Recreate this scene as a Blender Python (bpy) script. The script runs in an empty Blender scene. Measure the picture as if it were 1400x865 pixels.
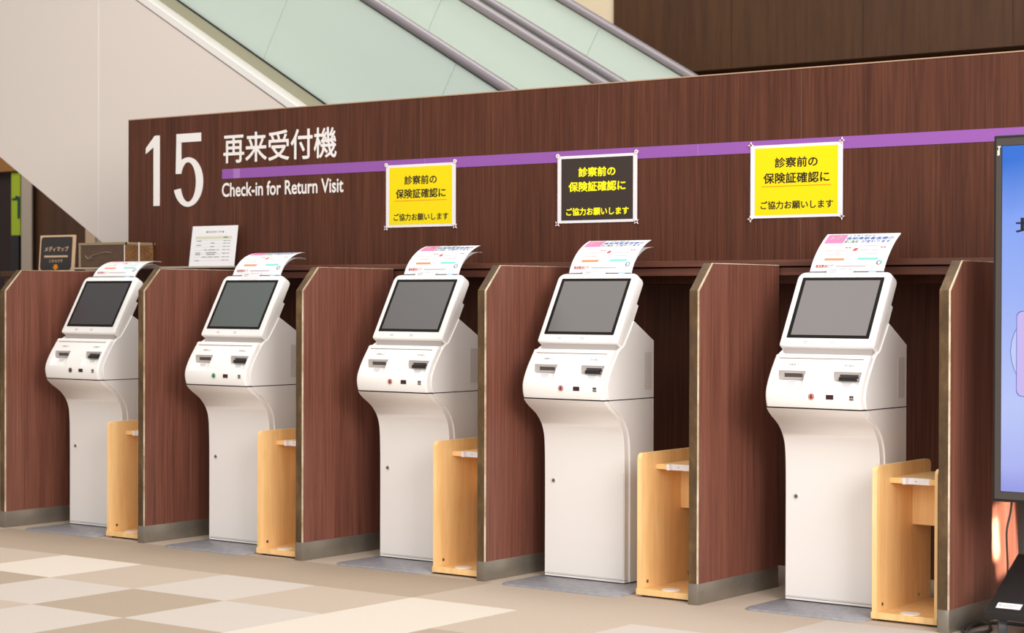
import bpy, bmesh, math, random
from mathutils import Vector, Matrix

random.seed(7)
SC = bpy.context.scene
COL = SC.collection

# ------------------------------------------------------------------ camera, world, lights, exposure
def lin(r, g, b):
    f = lambda c: (c / 255 / 12.92) if c / 255 <= .04045 else ((c / 255 + .055) / 1.055) ** 2.4
    return (f(r), f(g), f(b), 1.0)

CAM_POS = Vector((7.8462, -6.2331, 1.1356))
yaw, pitch, roll = .6474, -.0090, .0027
fw = Vector((-math.sin(yaw) * math.cos(pitch), math.cos(yaw) * math.cos(pitch), math.sin(pitch)))
rt = Vector((math.cos(yaw), math.sin(yaw), 0))
up = rt.cross(fw)
rt2 = rt * math.cos(roll) + up * math.sin(roll)
up2 = -rt * math.sin(roll) + up * math.cos(roll)
cam = bpy.data.cameras.new('camera')
cam.sensor_width = 36; cam.sensor_fit = 'HORIZONTAL'
cam.lens = 2690.22 / 1400 * 36
cam.clip_start = .05; cam.clip_end = 200
cam.dof.use_dof = True; cam.dof.focus_distance = 7.6; cam.dof.aperture_fstop = 5.0
cam_o = bpy.data.objects.new('camera', cam)
M = Matrix((rt2, up2, -fw)).transposed().to_4x4(); M.translation = CAM_POS
cam_o.matrix_world = M
COL.objects.link(cam_o)
SC.camera = cam_o

w = bpy.data.worlds.new('hall_ambient'); SC.world = w; w.use_nodes = True
w.node_tree.nodes['Background'].inputs[0].default_value = (1.0, .985, .97, 1)
w.node_tree.nodes['Background'].inputs[1].default_value = .26

def area(name, loc, target, sx, sy, power, color):
    l = bpy.data.lights.new(name, 'AREA'); l.shape = 'RECTANGLE'
    l.size = sx; l.size_y = sy; l.energy = power; l.color = color
    o = bpy.data.objects.new(name, l); o.location = loc
    o.rotation_euler = (Vector(target) - Vector(loc)).to_track_quat('-Z', 'Y').to_euler()
    COL.objects.link(o); return o

# daylight through the glazed front of the hall, and the hall's ceiling lighting
area('window_daylight', (8.5, -9.5, 3.4), (3.2, .3, .9), 12.0, 5.0, 470, (1.0, .99, .985))
area('side_window_daylight', (11.2, -3.8, 3.7), (3.2, .2, 1.0), 5.0, 3.4, 520, (1.0, .985, .97))
area('ceiling_lighting', (2.5, -2.2, 5.2), (2.5, -1.4, 0), 9.0, 2.4, 110, (1.0, .96, .90))
area('atrium_daylight', (1.0, 3.0, 7.5), (1.0, 3.2, 0), 7.0, 3.0, 300, (1.0, .98, .94))

area('corridor_fill', (-5.3, 2.6, 3.3), (-5.2, 4.0, 1.0), 1.6, 1.2, 26, (1.0, .93, .84))  # added fill that brightens the far hall under the escalators

# low sun through slits in the side glazing, reaching the end divider beside the display
def beam(loc, target, sx, sy, roll_, power):
    o = area('sunbeam', loc, target, sx, sy, power, (1.0, .88, .74))
    o.data.spread = math.radians(1.2); o.rotation_euler.rotate_axis('Z', roll_)
beam((7.0, .12, 1.25), (5.0, .392, .285), .055, .12, .12, .50)
beam((7.0, .20, 1.20), (5.0, .475, .29), .20, .24, .25, .75)

SC.view_settings.view_transform = 'Standard'
SC.view_settings.look = 'None'
SC.view_settings.gamma = 1.0
SC.view_settings.exposure = 0.5
SC.view_settings.use_curve_mapping = False

# ------------------------------------------------------------------ materials
def mat(name, col, rough=.5, spec=.5, metal=0.0, emit=None, estr=0.0, coat=0.0):
    m = bpy.data.materials.new(name); m.use_nodes = True
    b = m.node_tree.nodes['Principled BSDF']
    b.inputs['Base Color'].default_value = col
    b.inputs['Roughness'].default_value = rough
    b.inputs['Specular IOR Level'].default_value = spec
    b.inputs['Metallic'].default_value = metal
    b.inputs['Coat Weight'].default_value = coat
    if emit:
        b.inputs['Emission Color'].default_value = emit
        b.inputs['Emission Strength'].default_value = estr
    return m

def N(m, t, **kw):
    n = m.node_tree.nodes.new(t)
    for k, v in kw.items(): setattr(n, k, v)
    return n
def L(m, a, ao, b, bi): m.node_tree.links.new(a.outputs[ao], b.inputs[bi])

def grain(name, cols, scale, rough=.45, spec=.4, detail=5, dist=.0, bump=.02, panel=0.0):
    """wood laminate: noise stretched along the vertical, per-object offset"""
    m = mat(name, cols[0][1], rough, spec)
    b = m.node_tree.nodes['Principled BSDF']
    tc = N(m, 'ShaderNodeTexCoord'); oi = N(m, 'ShaderNodeObjectInfo')
    ad = N(m, 'ShaderNodeVectorMath', operation='ADD')
    mu = N(m, 'ShaderNodeMath', operation='MULTIPLY'); mu.inputs[1].default_value = 7.0
    L(m, oi, 'Random', mu, 0); L(m, tc, 'Object', ad, 0); L(m, mu, 0, ad, 1)
    mp = N(m, 'ShaderNodeMapping'); mp.inputs['Scale'].default_value = scale
    L(m, ad, 0, mp, 'Vector')
    n1 = N(m, 'ShaderNodeTexNoise'); n1.inputs['Scale'].default_value = 1; n1.inputs['Detail'].default_value = detail
    n1.inputs['Roughness'].default_value = .65; n1.inputs['Distortion'].default_value = dist
    L(m, mp, 0, n1, 'Vector')
    mp2 = N(m, 'ShaderNodeMapping'); mp2.inputs['Scale'].default_value = [s * .13 for s in scale]
    L(m, ad, 0, mp2, 'Vector')
    n2 = N(m, 'ShaderNodeTexNoise'); n2.inputs['Scale'].default_value = 1; n2.inputs['Detail'].default_value = 2
    L(m, mp2, 0, n2, 'Vector')
    mx = N(m, 'ShaderNodeMix'); mx.inputs[0].default_value = .28
    L(m, n1, 0, mx, 2); L(m, n2, 0, mx, 3)
    cr = N(m, 'ShaderNodeValToRGB'); e = cr.color_ramp.elements
    e[0].position, e[0].color = cols[0]; e[1].position, e[1].color = cols[-1]
    for p, c in cols[1:-1]: x = e.new(p); x.color = c
    L(m, mx, 0, cr, 0)
    L(m, cr, 0, b, 'Base Color')
    if bump:
        bp = N(m, 'ShaderNodeBump'); bp.inputs['Strength'].default_value = bump; bp.inputs['Distance'].default_value = .002
        L(m, mx, 0, bp, 'Height'); L(m, bp, 0, b, 'Normal')
    return m

def speckle(name, c0, c1, scale=260, rough=.9, spec=.15, bump=.0):
    m = mat(name, c0, rough, spec); b = m.node_tree.nodes['Principled BSDF']
    tc = N(m, 'ShaderNodeTexCoord'); n = N(m, 'ShaderNodeTexNoise'); n.inputs['Scale'].default_value = scale; n.inputs['Detail'].default_value = 3
    L(m, tc, 'Object', n, 'Vector')
    cr = N(m, 'ShaderNodeValToRGB'); cr.color_ramp.elements[0].position = .36; cr.color_ramp.elements[1].position = .64
    cr.color_ramp.elements[0].color = c0; cr.color_ramp.elements[1].color = c1
    L(m, n, 0, cr, 0); L(m, cr, 0, b, 'Base Color')
    if bump:
        bp = N(m, 'ShaderNodeBump'); bp.inputs['Strength'].default_value = bump; bp.inputs['Distance'].default_value = .003
        L(m, n, 0, bp, 'Height'); L(m, bp, 0, b, 'Normal')
    return m

WALNUT = grain('sign_wall_laminate', [(.30, lin(60, 33, 24)), (.5, lin(82, 47, 34)), (.72, lin(102, 61, 44))], (130, 130, 2.6), .45, .2)
ROSE = grain('divider_laminate', [(.30, lin(82, 48, 38)), (.5, lin(112, 68, 55)), (.72, lin(136, 87, 70))], (115, 115, 2.4), .38, .32)
LEDGE_W = grain('ledge_laminate', [(.3, lin(82, 48, 38)), (.7, lin(112, 70, 56))], (2.2, 80, 80), .4, .4)
EDGEB = grain('worn_edge_band', [(.3, lin(56, 41, 27)), (.52, lin(86, 65, 41)), (.72, lin(122, 96, 62))], (14, 14, 7), .55, .3)
EDGEW = grain('raw_edge', [(.36, lin(150, 122, 92)), (.6, lin(214, 198, 172))], (8, 8, 9), .7, .2)
MAPLE = grain('maple_veneer', [(.3, lin(224, 175, 112)), (.5, lin(236, 192, 131)), (.72, lin(245, 207, 152))], (26, 26, 2.6), .38, .4, dist=.8, bump=.0)
DARKW = grain('dark_hall_panel', [(.3, lin(58, 36, 22)), (.7, lin(84, 55, 34))], (18, 18, 1.2), .5, .3)
STEEL = speckle('brushed_steel', lin(134, 125, 113), lin(142, 133, 121), 8, .34, .5); STEEL.node_tree.nodes['Principled BSDF'].inputs['Metallic'].default_value = .55
WHITE = mat('kiosk_white', lin(237, 233, 229), .38, .4)
WHITE2 = mat('kiosk_panel_white', lin(232, 226, 221), .42, .4)
GAP = mat('shadow_gap', lin(38, 33, 30), .8, .1)
GREYP = mat('slot_grey', lin(168, 160, 156), .45, .4)
BLACKP = mat('black_plastic', lin(34, 31, 30), .35, .5)
BLACKM = mat('matte_black', lin(30, 27, 26), .5, .4)
BEZEL = mat('display_bezel_grey', lin(64, 58, 53), .5, .4)
BASEP = speckle('base_plate_grey', lin(134, 133, 138), lin(150, 148, 152), 40, .45, .45)
VENT = mat('vent_grey', lin(216, 208, 200), .6, .3)
CHROME = mat('lock_metal', lin(170, 165, 158), .3, .5, .9)
SCREENFR = mat('screen_border', lin(24, 20, 19), .5, .12)
PURPLE = mat('purple_vinyl', lin(140, 84, 160), .5, .3)
PURPLE2 = mat('purple_vinyl_pale', lin(160, 112, 178), .5, .3)
SIGNW = mat('white_vinyl', lin(228, 223, 219), .55, .3)
YELLOW = mat('poster_yellow', lin(232, 208, 0), .35, .4)
PBLACK = mat('poster_black', lin(58, 48, 42), .3, .45)
INK = mat('ink_black', lin(38, 32, 30), .6, .2)
INKY = mat('ink_yellow', lin(252, 240, 20), .5, .3)
ORANGE = mat('ink_orange', lin(232, 130, 30), .6, .2)
FILM = mat('laminate_white', lin(226, 221, 223), .3, .5)
PINRED = mat('pin_red', lin(214, 60, 70), .4, .5)
PAPER = mat('paper', lin(228, 226, 227), .7, .2)
PGREY = mat('print_grey', lin(180, 176, 178), .8, .1)
PDGREY = mat('print_dark_grey', lin(92, 88, 88), .8, .1)
PPINK = mat('print_pink', lin(233, 130, 172), .8, .1)
PPINK2 = mat('print_pale_pink', lin(244, 226, 226), .8, .1)
PPALE = mat('print_pale_grey', lin(228, 228, 230), .8, .1)
PGREEN = mat('print_green', lin(90, 170, 130), .8, .1)
PBLUE = mat('print_blue', lin(96, 142, 220), .8, .1)
PTEAL = mat('print_teal', lin(130, 206, 194), .8, .1)
PORANGE = mat('print_orange', lin(238, 140, 96), .8, .1)
PRED = mat('print_red', lin(222, 80, 84), .8, .1)
POLIVE = mat('print_olive', lin(206, 204, 182), .8, .1)
PLEAF = mat('print_leaf_green', lin(80, 120, 40), .8, .1)
LBLUE = mat('pale_blue_tape', lin(160, 200, 226), .5, .3)
REDBTN = mat('button_red', lin(186, 122, 114), .45, .4)
GREENBTN = mat('button_green', lin(112, 160, 122), .45, .4)
DISPW = mat('window_dark', lin(58, 30, 34), .2, .5)
CLAD = mat('truss_cladding', lin(230, 218, 209), .4, .4)
TRIMW = mat('escalator_white_trim', lin(238, 234, 228), .35, .4)
OLIVE = mat('escalator_skirt_olive', lin(156, 152, 128), .45, .4)
RAIL = mat('handrail_rubber', lin(124, 116, 120), .38, .5)
CREAM = mat('cream_plaster', lin(226, 208, 178), .8, .2)
BEIGE = mat('beige_plaster', lin(186, 164, 142), .8, .2)
COLGREY = mat('column_grey', lin(158, 146, 134), .6, .3)
LIME = mat('lime_green_panel', lin(146, 166, 36), .6, .3)
TAN = mat('tan_soffit', lin(136, 96, 52), .7, .2)
RATTAN = grain('rattan', [(.35, lin(84, 54, 30)), (.6, lin(140, 100, 62))], (70, 70, 160), .7, .2, bump=.3)
RIM = mat('basket_rim', lin(140, 122, 94), .6, .3)
CHALK = mat('chalkboard', lin(58, 52, 52), .6, .3)
CHALKW = mat('chalk_cream', lin(214, 180, 146), .8, .1)
ARROW = mat('arrow_orange', lin(226, 142, 24), .7, .2)
CORD = mat('cord_grey', lin(70, 64, 58), .6, .3)
STEPM = mat('step_metal', lin(90, 88, 86), .4, .5, .6)

def glass_milky():
    m = mat('milky_green_glass', lin(217, 229, 221), .1, .5)
    nt = m.node_tree; b = nt.nodes['Principled BSDF']; out = nt.nodes['Material Output']
    tr = N(m, 'ShaderNodeBsdfTransparent'); tr.inputs[0].default_value = (.96, .98, .96, 1)
    tl = N(m, 'ShaderNodeBsdfTranslucent'); tl.inputs[0].default_value = lin(222, 233, 224)
    m1 = N(m, 'ShaderNodeMixShader'); m1.inputs[0].default_value = .30
    m2 = N(m, 'ShaderNodeMixShader'); m2.inputs[0].default_value = .10
    L(m, b, 0, m1, 1); L(m, tl, 0, m1, 2); L(m, m1, 0, m2, 1); L(m, tr, 0, m2, 2); L(m, m2, 0, out, 0)
    return m
GLASS = glass_milky()

def clear_film():
    m = mat('clear_film', lin(250, 250, 250), .15, .5)
    nt = m.node_tree; b = nt.nodes['Principled BSDF']; out = nt.nodes['Material Output']
    tr = N(m, 'ShaderNodeBsdfTransparent'); m2 = N(m, 'ShaderNodeMixShader'); m2.inputs[0].default_value = .99
    L(m, b, 0, m2, 1); L(m, tr, 0, m2, 2); L(m, m2, 0, out, 0)
    return m
CLEAR = clear_film()

def screen_reflection(name, col, e):  # faint glow imitates the differing reflections on the unlit kiosk screens
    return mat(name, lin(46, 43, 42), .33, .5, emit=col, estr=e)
SCREEN_REFLECTIONS = [screen_reflection('screen_reflection_dark', lin(70, 66, 70), .32), screen_reflection('screen_reflection_greenish', lin(104, 114, 109), .42), screen_reflection('screen_reflection_grey', lin(112, 108, 106), .42),
        screen_reflection('screen_reflection_mid_grey', lin(134, 128, 125), .44), screen_reflection('screen_reflection_pale_grey', lin(150, 142, 139), .5)]

def signage_screen():
    m = mat('signage_picture', (0, 0, 0, 1), .3, .4); b = m.node_tree.nodes['Principled BSDF']
    tc = N(m, 'ShaderNodeTexCoord'); sx = N(m, 'ShaderNodeSeparateXYZ'); L(m, tc, 'Object', sx, 0)
    nz = N(m, 'ShaderNodeTexNoise'); nz.inputs['Scale'].default_value = 3.0; L(m, tc, 'Object', nz, 'Vector')
    ma = N(m, 'ShaderNodeMath', operation='MULTIPLY_ADD'); ma.inputs[1].default_value = .22
    L(m, nz, 0, ma, 0); L(m, sx, 'Z', ma, 2)
    mr = N(m, 'ShaderNodeMapRange'); mr.inputs[1].default_value = .55; mr.inputs[2].default_value = 1.72; L(m, ma, 0, mr, 0)
    cr = N(m, 'ShaderNodeValToRGB'); e = cr.color_ramp.elements
    e[0].position = 0; e[0].color = lin(146, 148, 226); e[1].position = 1.0; e[1].color = lin(58, 120, 222)
    for p, c in ((.12, (176, 184, 246)), (.3, (190, 202, 252)), (.62, (160, 182, 250)), (.84, (134, 166, 248))):
        x = e.new(p); x.color = lin(*c)
    L(m, mr, 0, cr, 0); L(m, cr, 0, b, 'Emission Color'); b.inputs['Emission Strength'].default_value = .68
    return m
SIGNAGE = signage_screen()

# ------------------------------------------------------------------ builders
def tag(o, label=None, cat=None, group=None, kind=None):
    if label: o['label'] = label
    if cat: o['category'] = cat
    if group: o['group'] = group
    if kind: o['kind'] = kind
    return o

def empty(name, loc=(0, 0, 0), rz=0.0):
    o = bpy.data.objects.new(name, None); o.empty_display_size = .05
    o.location = loc; o.rotation_euler = (0, 0, rz); COL.objects.link(o); return o

def link_mesh(name, me, mats, parent=None):
    if not isinstance(mats, (list, tuple)): mats = [mats]
    for m in mats: me.materials.append(m)
    o = bpy.data.objects.new(name, me); COL.objects.link(o)
    if parent: o.parent = parent
    return o

def obj(name, bm, mats, parent=None, smooth=35, bevel=0.0, recalc=True):
    if recalc: bmesh.ops.recalc_face_normals(bm, faces=bm.faces)
    if bevel:
        es = [e for e in bm.edges if len(e.link_faces) == 2 and e.calc_face_angle(0) > .6]
        bmesh.ops.bevel(bm, geom=es, offset=bevel, segments=2, affect='EDGES', profile=.5, clamp_overlap=True)
    me = bpy.data.meshes.new(name); bm.to_mesh(me); bm.free()
    if smooth:
        for p in me.polygons: p.use_smooth = True
        me.set_sharp_from_angle(angle=math.radians(smooth))
    return link_mesh(name, me, mats, parent)

def box(bm, x0, x1, y0, y1, z0, z1, mi=0):
    v = [bm.verts.new(p) for p in ((x0, y0, z0), (x1, y0, z0), (x1, y1, z0), (x0, y1, z0), (x0, y0, z1), (x1, y0, z1), (x1, y1, z1), (x0, y1, z1))]
    for q in ((0, 3, 2, 1), (4, 5, 6, 7), (0, 1, 5, 4), (1, 2, 6, 5), (2, 3, 7, 6), (3, 0, 4, 7)):
        f = bm.faces.new([v[i] for i in q]); f.material_index = mi
    return bm
def bx(*a): return box(bmesh.new(), *a)

def prism(bm, pts, axis, a, b, mi=0):
    """closed polygon extruded along axis; pts are the two remaining coordinates in x,y,z order"""
    def P(p, t):
        return {'x': (t, p[0], p[1]), 'y': (p[0], t, p[1]), 'z': (p[0], p[1], t)}[axis]
    A = [bm.verts.new(P(p, a)) for p in pts]; B = [bm.verts.new(P(p, b)) for p in pts]
    n = len(pts)
    fs = [bm.faces.new(A), bm.faces.new(B[::-1])]
    for i in range(n): fs.append(bm.faces.new((A[i], B[i], B[(i + 1) % n], A[(i + 1) % n])))
    for f in fs: f.material_index = mi
    return bm
def pr(*a): return prism(bmesh.new(), *a)

def loft(bm, rings, mi=0, caps=True):
    V = [[bm.verts.new(p) for p in r] for r in rings]; n = len(V[0])
    for a, b in zip(V, V[1:]):
        for i in range(n): bm.faces.new((a[i], a[(i + 1) % n], b[(i + 1) % n], b[i])).material_index = mi
    if caps:
        bm.faces.new(V[0][::-1]).material_index = mi; bm.faces.new(V[-1]).material_index = mi
    return bm

def rrect(x0, x1, y0, y1, r, n=6):
    """rounded rectangle outline; r = (lower left, lower right, upper right, upper left)"""
    if not isinstance(r, (tuple, list)): r = (r,) * 4
    out = []
    for (cx, cy, a0, rr) in ((x0 + r[0], y0 + r[0], 180, r[0]), (x1 - r[1], y0 + r[1], 270, r[1]), (x1 - r[2], y1 - r[2], 0, r[2]), (x0 + r[3], y1 - r[3], 90, r[3])):
        for k in range(n + 1):
            a = math.radians(a0 + 90 * k / n); out.append((cx + rr * math.cos(a), cy + rr * math.sin(a)))
    return out

def cyl(bm, c, d, r, h, n=20, r2=None, mi=0):
    d = Vector(d).normalized(); c = Vector(c)
    u = d.orthogonal().normalized(); v = d.cross(u); r2 = r if r2 is None else r2
    R = [[c + (u * math.cos(2 * math.pi * k / n) + v * math.sin(2 * math.pi * k / n)) * q + d * t for k in range(n)] for q, t in ((r, 0), (r2, h))]
    return loft(bm, R, mi)
def cy(*a, **k): return cyl(bmesh.new(), *a, **k)

def tube(bm, pts, r, n=8):
    pts = [Vector(p) for p in pts]; rings = []
    for i, p in enumerate(pts):
        d = (pts[min(i + 1, len(pts) - 1)] - pts[max(i - 1, 0)]).normalized()
        u = d.cross(Vector((.13, .27, .95))).normalized(); v = d.cross(u)
        rings.append([p + (u * math.cos(2 * math.pi * k / n) + v * math.sin(2 * math.pi * k / n)) * r for k in range(n)])
    return loft(bm, rings)

def smooth_path(pts, k=8):
    pts = [Vector(p) for p in pts]; out = []
    P = [pts[0]] + pts + [pts[-1]]
    for i in range(1, len(P) - 2):
        for j in range(k):
            t = j / k; a, b, c, d = P[i - 1:i + 3]
            out.append(.5 * ((2 * b) + (c - a) * t + (2 * a - 5 * b + 4 * c - d) * t * t + (3 * b - a - 3 * c + d) * t ** 3))
    out.append(pts[-1]); return out

def text_mesh(body, bold=0.0, spacing=1.0):
    c = bpy.data.curves.new('t', 'FONT'); c.body = body; c.resolution_u = 3; c.offset = bold; c.space_character = spacing
    o = bpy.data.objects.new('t', c); COL.objects.link(o)
    dg = bpy.context.evaluated_depsgraph_get(); dg.update()
    me = bpy.data.meshes.new_from_object(o.evaluated_get(dg))
    bpy.data.objects.remove(o); bpy.data.curves.remove(c)
    return me

def fit_text(me, x0, x1, z0, z1, y, mapper=None, bold=0.0):
    """fit the lettering into a rectangle; weight is added by overlaying slightly shifted copies of the glyphs"""
    bm = bmesh.new(); bm.from_mesh(me)
    if bold:
        src = bm.verts[:] + bm.edges[:] + bm.faces[:]
        for k in range(8):
            a = k * math.pi / 4
            r = bmesh.ops.duplicate(bm, geom=src)
            for e in r['geom']:
                if isinstance(e, bmesh.types.BMVert): e.co.x += bold * math.cos(a); e.co.y += bold * math.sin(a); e.co.z += .00002 * (k + 1)
    xs = [v.co.x for v in bm.verts]; ys = [v.co.y for v in bm.verts]
    ax, bx_, ay, by = min(xs), max(xs), min(ys), max(ys)
    for v in bm.verts:
        u = x0 + (v.co.x - ax) / (bx_ - ax) * (x1 - x0); q = z0 + (v.co.y - ay) / (by - ay) * (z1 - z0)
        d = v.co.z
        v.co = mapper(u, q) if mapper else (u, y - d, q)
    bm.to_mesh(me); bm.free()
    return me

def text(name, body, x0, x1, z0, z1, y, m, parent, bold=0.0, mapper=None, spacing=1.0):
    return link_mesh(name, fit_text(text_mesh(body, 0, spacing), x0, x1, z0, z1, y, mapper, bold), m, parent)

def cut(o, cutter_bms):
    """subtract solids from a mesh object and keep the result as its mesh"""
    for cb in cutter_bms:
        bmesh.ops.recalc_face_normals(cb, faces=cb.faces)
        me = bpy.data.meshes.new('c'); cb.to_mesh(me); cb.free()
        c = bpy.data.objects.new('c', me); COL.objects.link(c)
        md = o.modifiers.new('b', 'BOOLEAN'); md.object = c; md.operation = 'DIFFERENCE'; md.solver = 'EXACT'
        dg = bpy.context.evaluated_depsgraph_get(); dg.update()
        new = bpy.data.meshes.new_from_object(o.evaluated_get(dg))
        o.modifiers.clear(); o.data = new; bpy.data.objects.remove(c)
    for p in o.data.polygons: p.use_smooth = True
    o.data.set_sharp_from_angle(angle=math.radians(35))

def copy_tree(o, parent=None):
    c = o.copy(); COL.objects.link(c); c.parent = parent
    for ch in list(o.children): copy_tree(ch, c)
    return c

def structure(o): o['kind'] = 'structure'; return o

# ------------------------------------------------------------------ the setting: floor
TONES = [speckle('carpet_cream', lin(198, 186, 172), lin(213, 202, 189)), speckle('carpet_pale', lin(184, 173, 163), lin(199, 188, 178)),
         speckle('carpet_tan', lin(174, 157, 141), lin(189, 173, 157)), speckle('carpet_brown', lin(159, 141, 123), lin(174, 156, 137))]
TILE = {0: {-1: 2, 0: 3, 1: 3, 2: 3, 3: 3, 4: 3, 5: 3, 6: 2, 7: 2, 8: 2, 9: 1, 10: 1},
        1: {0: 3, 1: 2, 2: 0, 3: 2, 4: 1, 5: 2, 6: 0, 7: 2, 8: 1, 9: 2},
        2: {1: 2, 2: 3, 3: 1, 4: 3, 5: 1, 6: 0, 7: 3, 8: 2, 9: 1},
        3: {2: 3, 3: 2, 4: 1, 5: 3, 6: 1, 7: 2}, -1: {}}
bm = bmesh.new()
for i in range(-16, 26):
    for j in range(-18, 14):
        x0 = .04 + .5 * i; y1 = -.5 * j
        f = bm.faces.new([bm.verts.new(p) for p in ((x0, y1 - .5, 0), (x0 + .5, y1 - .5, 0), (x0 + .5, y1, 0), (x0, y1, 0))])
        t = TILE.get(j, {}).get(i)
        if t is None: t = 2 if j <= -1 else random.choice((0, 1, 1, 2, 2, 3))
        f.material_index = t
structure(obj('floor', bm, TONES, smooth=0, recalc=False))

# ------------------------------------------------------------------ the setting: sign wall with lettering, ledge
WY = .80
wall = structure(obj('wall_back', bx(0, 6.6, WY, WY + .12, 1.20, 2.065), WALNUT, smooth=0))
rw = structure(obj('wall_recess', bx(0, 6.6, 1.16, 1.24, 0, 1.20), WALNUT, smooth=0))
obj('recess_light_block', bx(0, 6.6, WY + .12, 1.24, 1.20, 1.23), WALNUT, rw, smooth=0)  # unseen board added to keep light from above out of the recess
obj('recess_end', bx(0, .03, WY, 1.16, 0, 1.20), WALNUT, rw, smooth=0)
obj('top_trim', bx(0, 6.6, WY - .003, WY + .123, 2.0652, 2.0700), mat('edge_trim_beige', lin(170, 138, 112), .5, .3), wall, smooth=0)
bm = bmesh.new()
for x in (.782, 1.997, 2.998, 3.987, 4.98, 5.97):
    box(bm, x - .001, x + .001, WY - .0006, WY + .002, 1.30, 2.065)
obj('panel_joint', bm, mat('joint_pale', lin(108, 78, 64), .7, .2), wall, smooth=0)

bm = bmesh.new()
YS = WY - .004
prism(bm, [(.137, 1.914), (.137, 1.884), (.195, 1.917), (.195, 1.612), (.240, 1.612), (.240, 1.976), (.205, 1.976)], 'y', YS, WY - .0005)
def ribbon(bm, outer, inner, y0, y1):
    y0 -= .0006
    A = [bm.verts.new((x, y0, z)) for x, z in outer]; B = [bm.verts.new((x, y0, z)) for x, z in inner]
    C_ = [bm.verts.new((x, y1, z)) for x, z in outer]; D = [bm.verts.new((x, y1, z)) for x, z in inner]
    for i in range(len(A) - 1):
        bm.faces.new((A[i], A[i + 1], B[i + 1], B[i])); bm.faces.new((C_[i], D[i], D[i + 1], C_[i + 1]))
        bm.faces.new((A[i], C_[i], C_[i + 1], A[i + 1])); bm.faces.new((B[i], B[i + 1], D[i + 1], D[i]))
    bm.faces.new((A[0], B[0], D[0], C_[0])); bm.faces.new((A[-1], C_[-1], D[-1], B[-1]))
# the 5: top bar, stem, bowl
prism(bm, [(.366, 1.976), (.366, 1.932), (.545, 1.932), (.545, 1.976)], 'y', YS, WY - .0005)
prism(bm, [(.366, 1.933), (.361, 1.772), (.402, 1.772), (.400, 1.933)], 'y', YS, WY - .0005)
oc, ic = [], []
for k in range(41):
    a = math.radians(125 - 287 * k / 40); b = math.radians(150 - 312 * k / 40)
    oc.append((.452 + .108 * math.cos(a), 1.7277 + .1265 * math.sin(a))); ic.append((.452 + .058 * math.cos(b), 1.7277 + .1015 * math.sin(b)))
ribbon(bm, oc, ic, YS, WY - .0005)
obj('sign_number', bm, SIGNW, wall, smooth=0)
text('sign_text', '再来受付機', .706, 1.473, 1.812, 1.962, WY - .003, SIGNW, wall, bold=.014)
text('sign_text', 'Check-in for Return Visit', .696, 1.517, 1.643, 1.715, WY - .003, SIGNW, wall, bold=.02)
bm = bx(.696, 6.6, WY - .0022, WY - .0004, 1.735, 1.784)
box(bm, .776, .822, WY - .0026, WY - .0021, 1.7355, 1.7835, 1)
for x in (2.02, 3.50): box(bm, x, x + .003, WY - .0026, WY - .0021, 1.7355, 1.7835, 1)
obj('purple_stripe', bm, [PURPLE, PURPLE2], wall, smooth=0)

tr = structure(obj('trim_1', bx(1.0, 6.6, .606, WY - .001, 1.268, 1.292), LEDGE_W, smooth=0, bevel=.0015))
structure(obj('trim_2', bx(1.0, 6.6, .622, WY - .001, 1.2315, 1.262), LEDGE_W, smooth=0, bevel=.001))
structure(obj('trim_3', bx(1.0, 6.6, .640, WY - .001, 1.262, 1.268), GAP, smooth=0))
structure(obj('trim_4', bx(-.20, .999, .580, WY - .001, 1.284, 1.292), [mat('thin_shelf', lin(176, 160, 146), .5, .3)], smooth=0))

# ------------------------------------------------------------------ far hall behind
structure(obj('wall_rear', pr([(-1.135, 2.93), (9, 2.93), (9, 6.5), (-1.135, 6.5)], 'y', 7.0, 7.2), DARKW, smooth=0))
structure(obj('wall_upper', bx(-9, -1.137, 7.05, 7.25, 2.6, 6.5), CREAM, smooth=0))
structure(obj('wall_lower', bx(-1.4, 9, 7.35, 7.5, 0, 3.3), DARKW, smooth=0))
bm = bmesh.new()
for x in (-.03, 1.1, 2.27, 3.4): box(bm, x - .003, x + .003, 6.998, 7.0, 2.94, 6.4)
obj('panel_joint', bm, mat('dark_joint', lin(58, 40, 28), .6, .2), bpy.data.objects['wall_rear'], smooth=0)
structure(obj('wall_left', bx(-5.30, -4.62, 4.5, 4.7, 0, 3.2), DARKW, smooth=0))
structure(obj('wall_far', bx(-9, -1.4, 5.6, 5.8, 0, 2.6), DARKW, smooth=0))
structure(obj('trim_5', bx(-5.385, -5.25, 4.44, 4.46, 0, 3.2), COLGREY, smooth=0, bevel=.006))
structure(obj('trim_6', bx(-4.61, -4.49, 4.47, 4.49, 0, 3.2), BEIGE, smooth=0))
structure(obj('trim_7', bx(-4.49, -4.36, 4.48, 4.50, 0, 3.2), COLGREY, smooth=0))
structure(obj('trim_8', bx(-6.6, -5.39, 4.46, 4.72, 2.20, 2.75), TAN, smooth=0))
d1 = structure(obj('door_1', bx(-6.5, -5.60, 4.56, 4.60, 0, 2.20), mat('dark_door', lin(40, 26, 22), .5, .3), smooth=0))
bm = bx(-6.56, -6.5, 4.52, 4.64, 0, 2.2); box(bm, -5.615, -5.575, 4.52, 4.64, 0, 2.20)
obj('door_frame', bm, BLACKM, d1, smooth=0)
lp = empty('wayfinding_panel', (-5.53, 4.50, 0))
tag(lp, 'lime green upright sign panel beside the dark doorway and grey column', 'sign')
obj('panel', bx(-.055, .06, 0, .03, 1.66, 2.19), LIME, lp, smooth=0)
obj('panel_base', bx(-.052, .053, -.01, .04, 0, 1.66), BLACKM, lp, smooth=0)
bm = bmesh.new(); box(bm, .03, .058, -.004, -.0005, 1.80, 1.985); box(bm, -.04, .03, -.004, -.0005, 1.955, 1.975); box(bm, .0, .03, -.004, -.0005, 1.975, 1.992)
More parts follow.
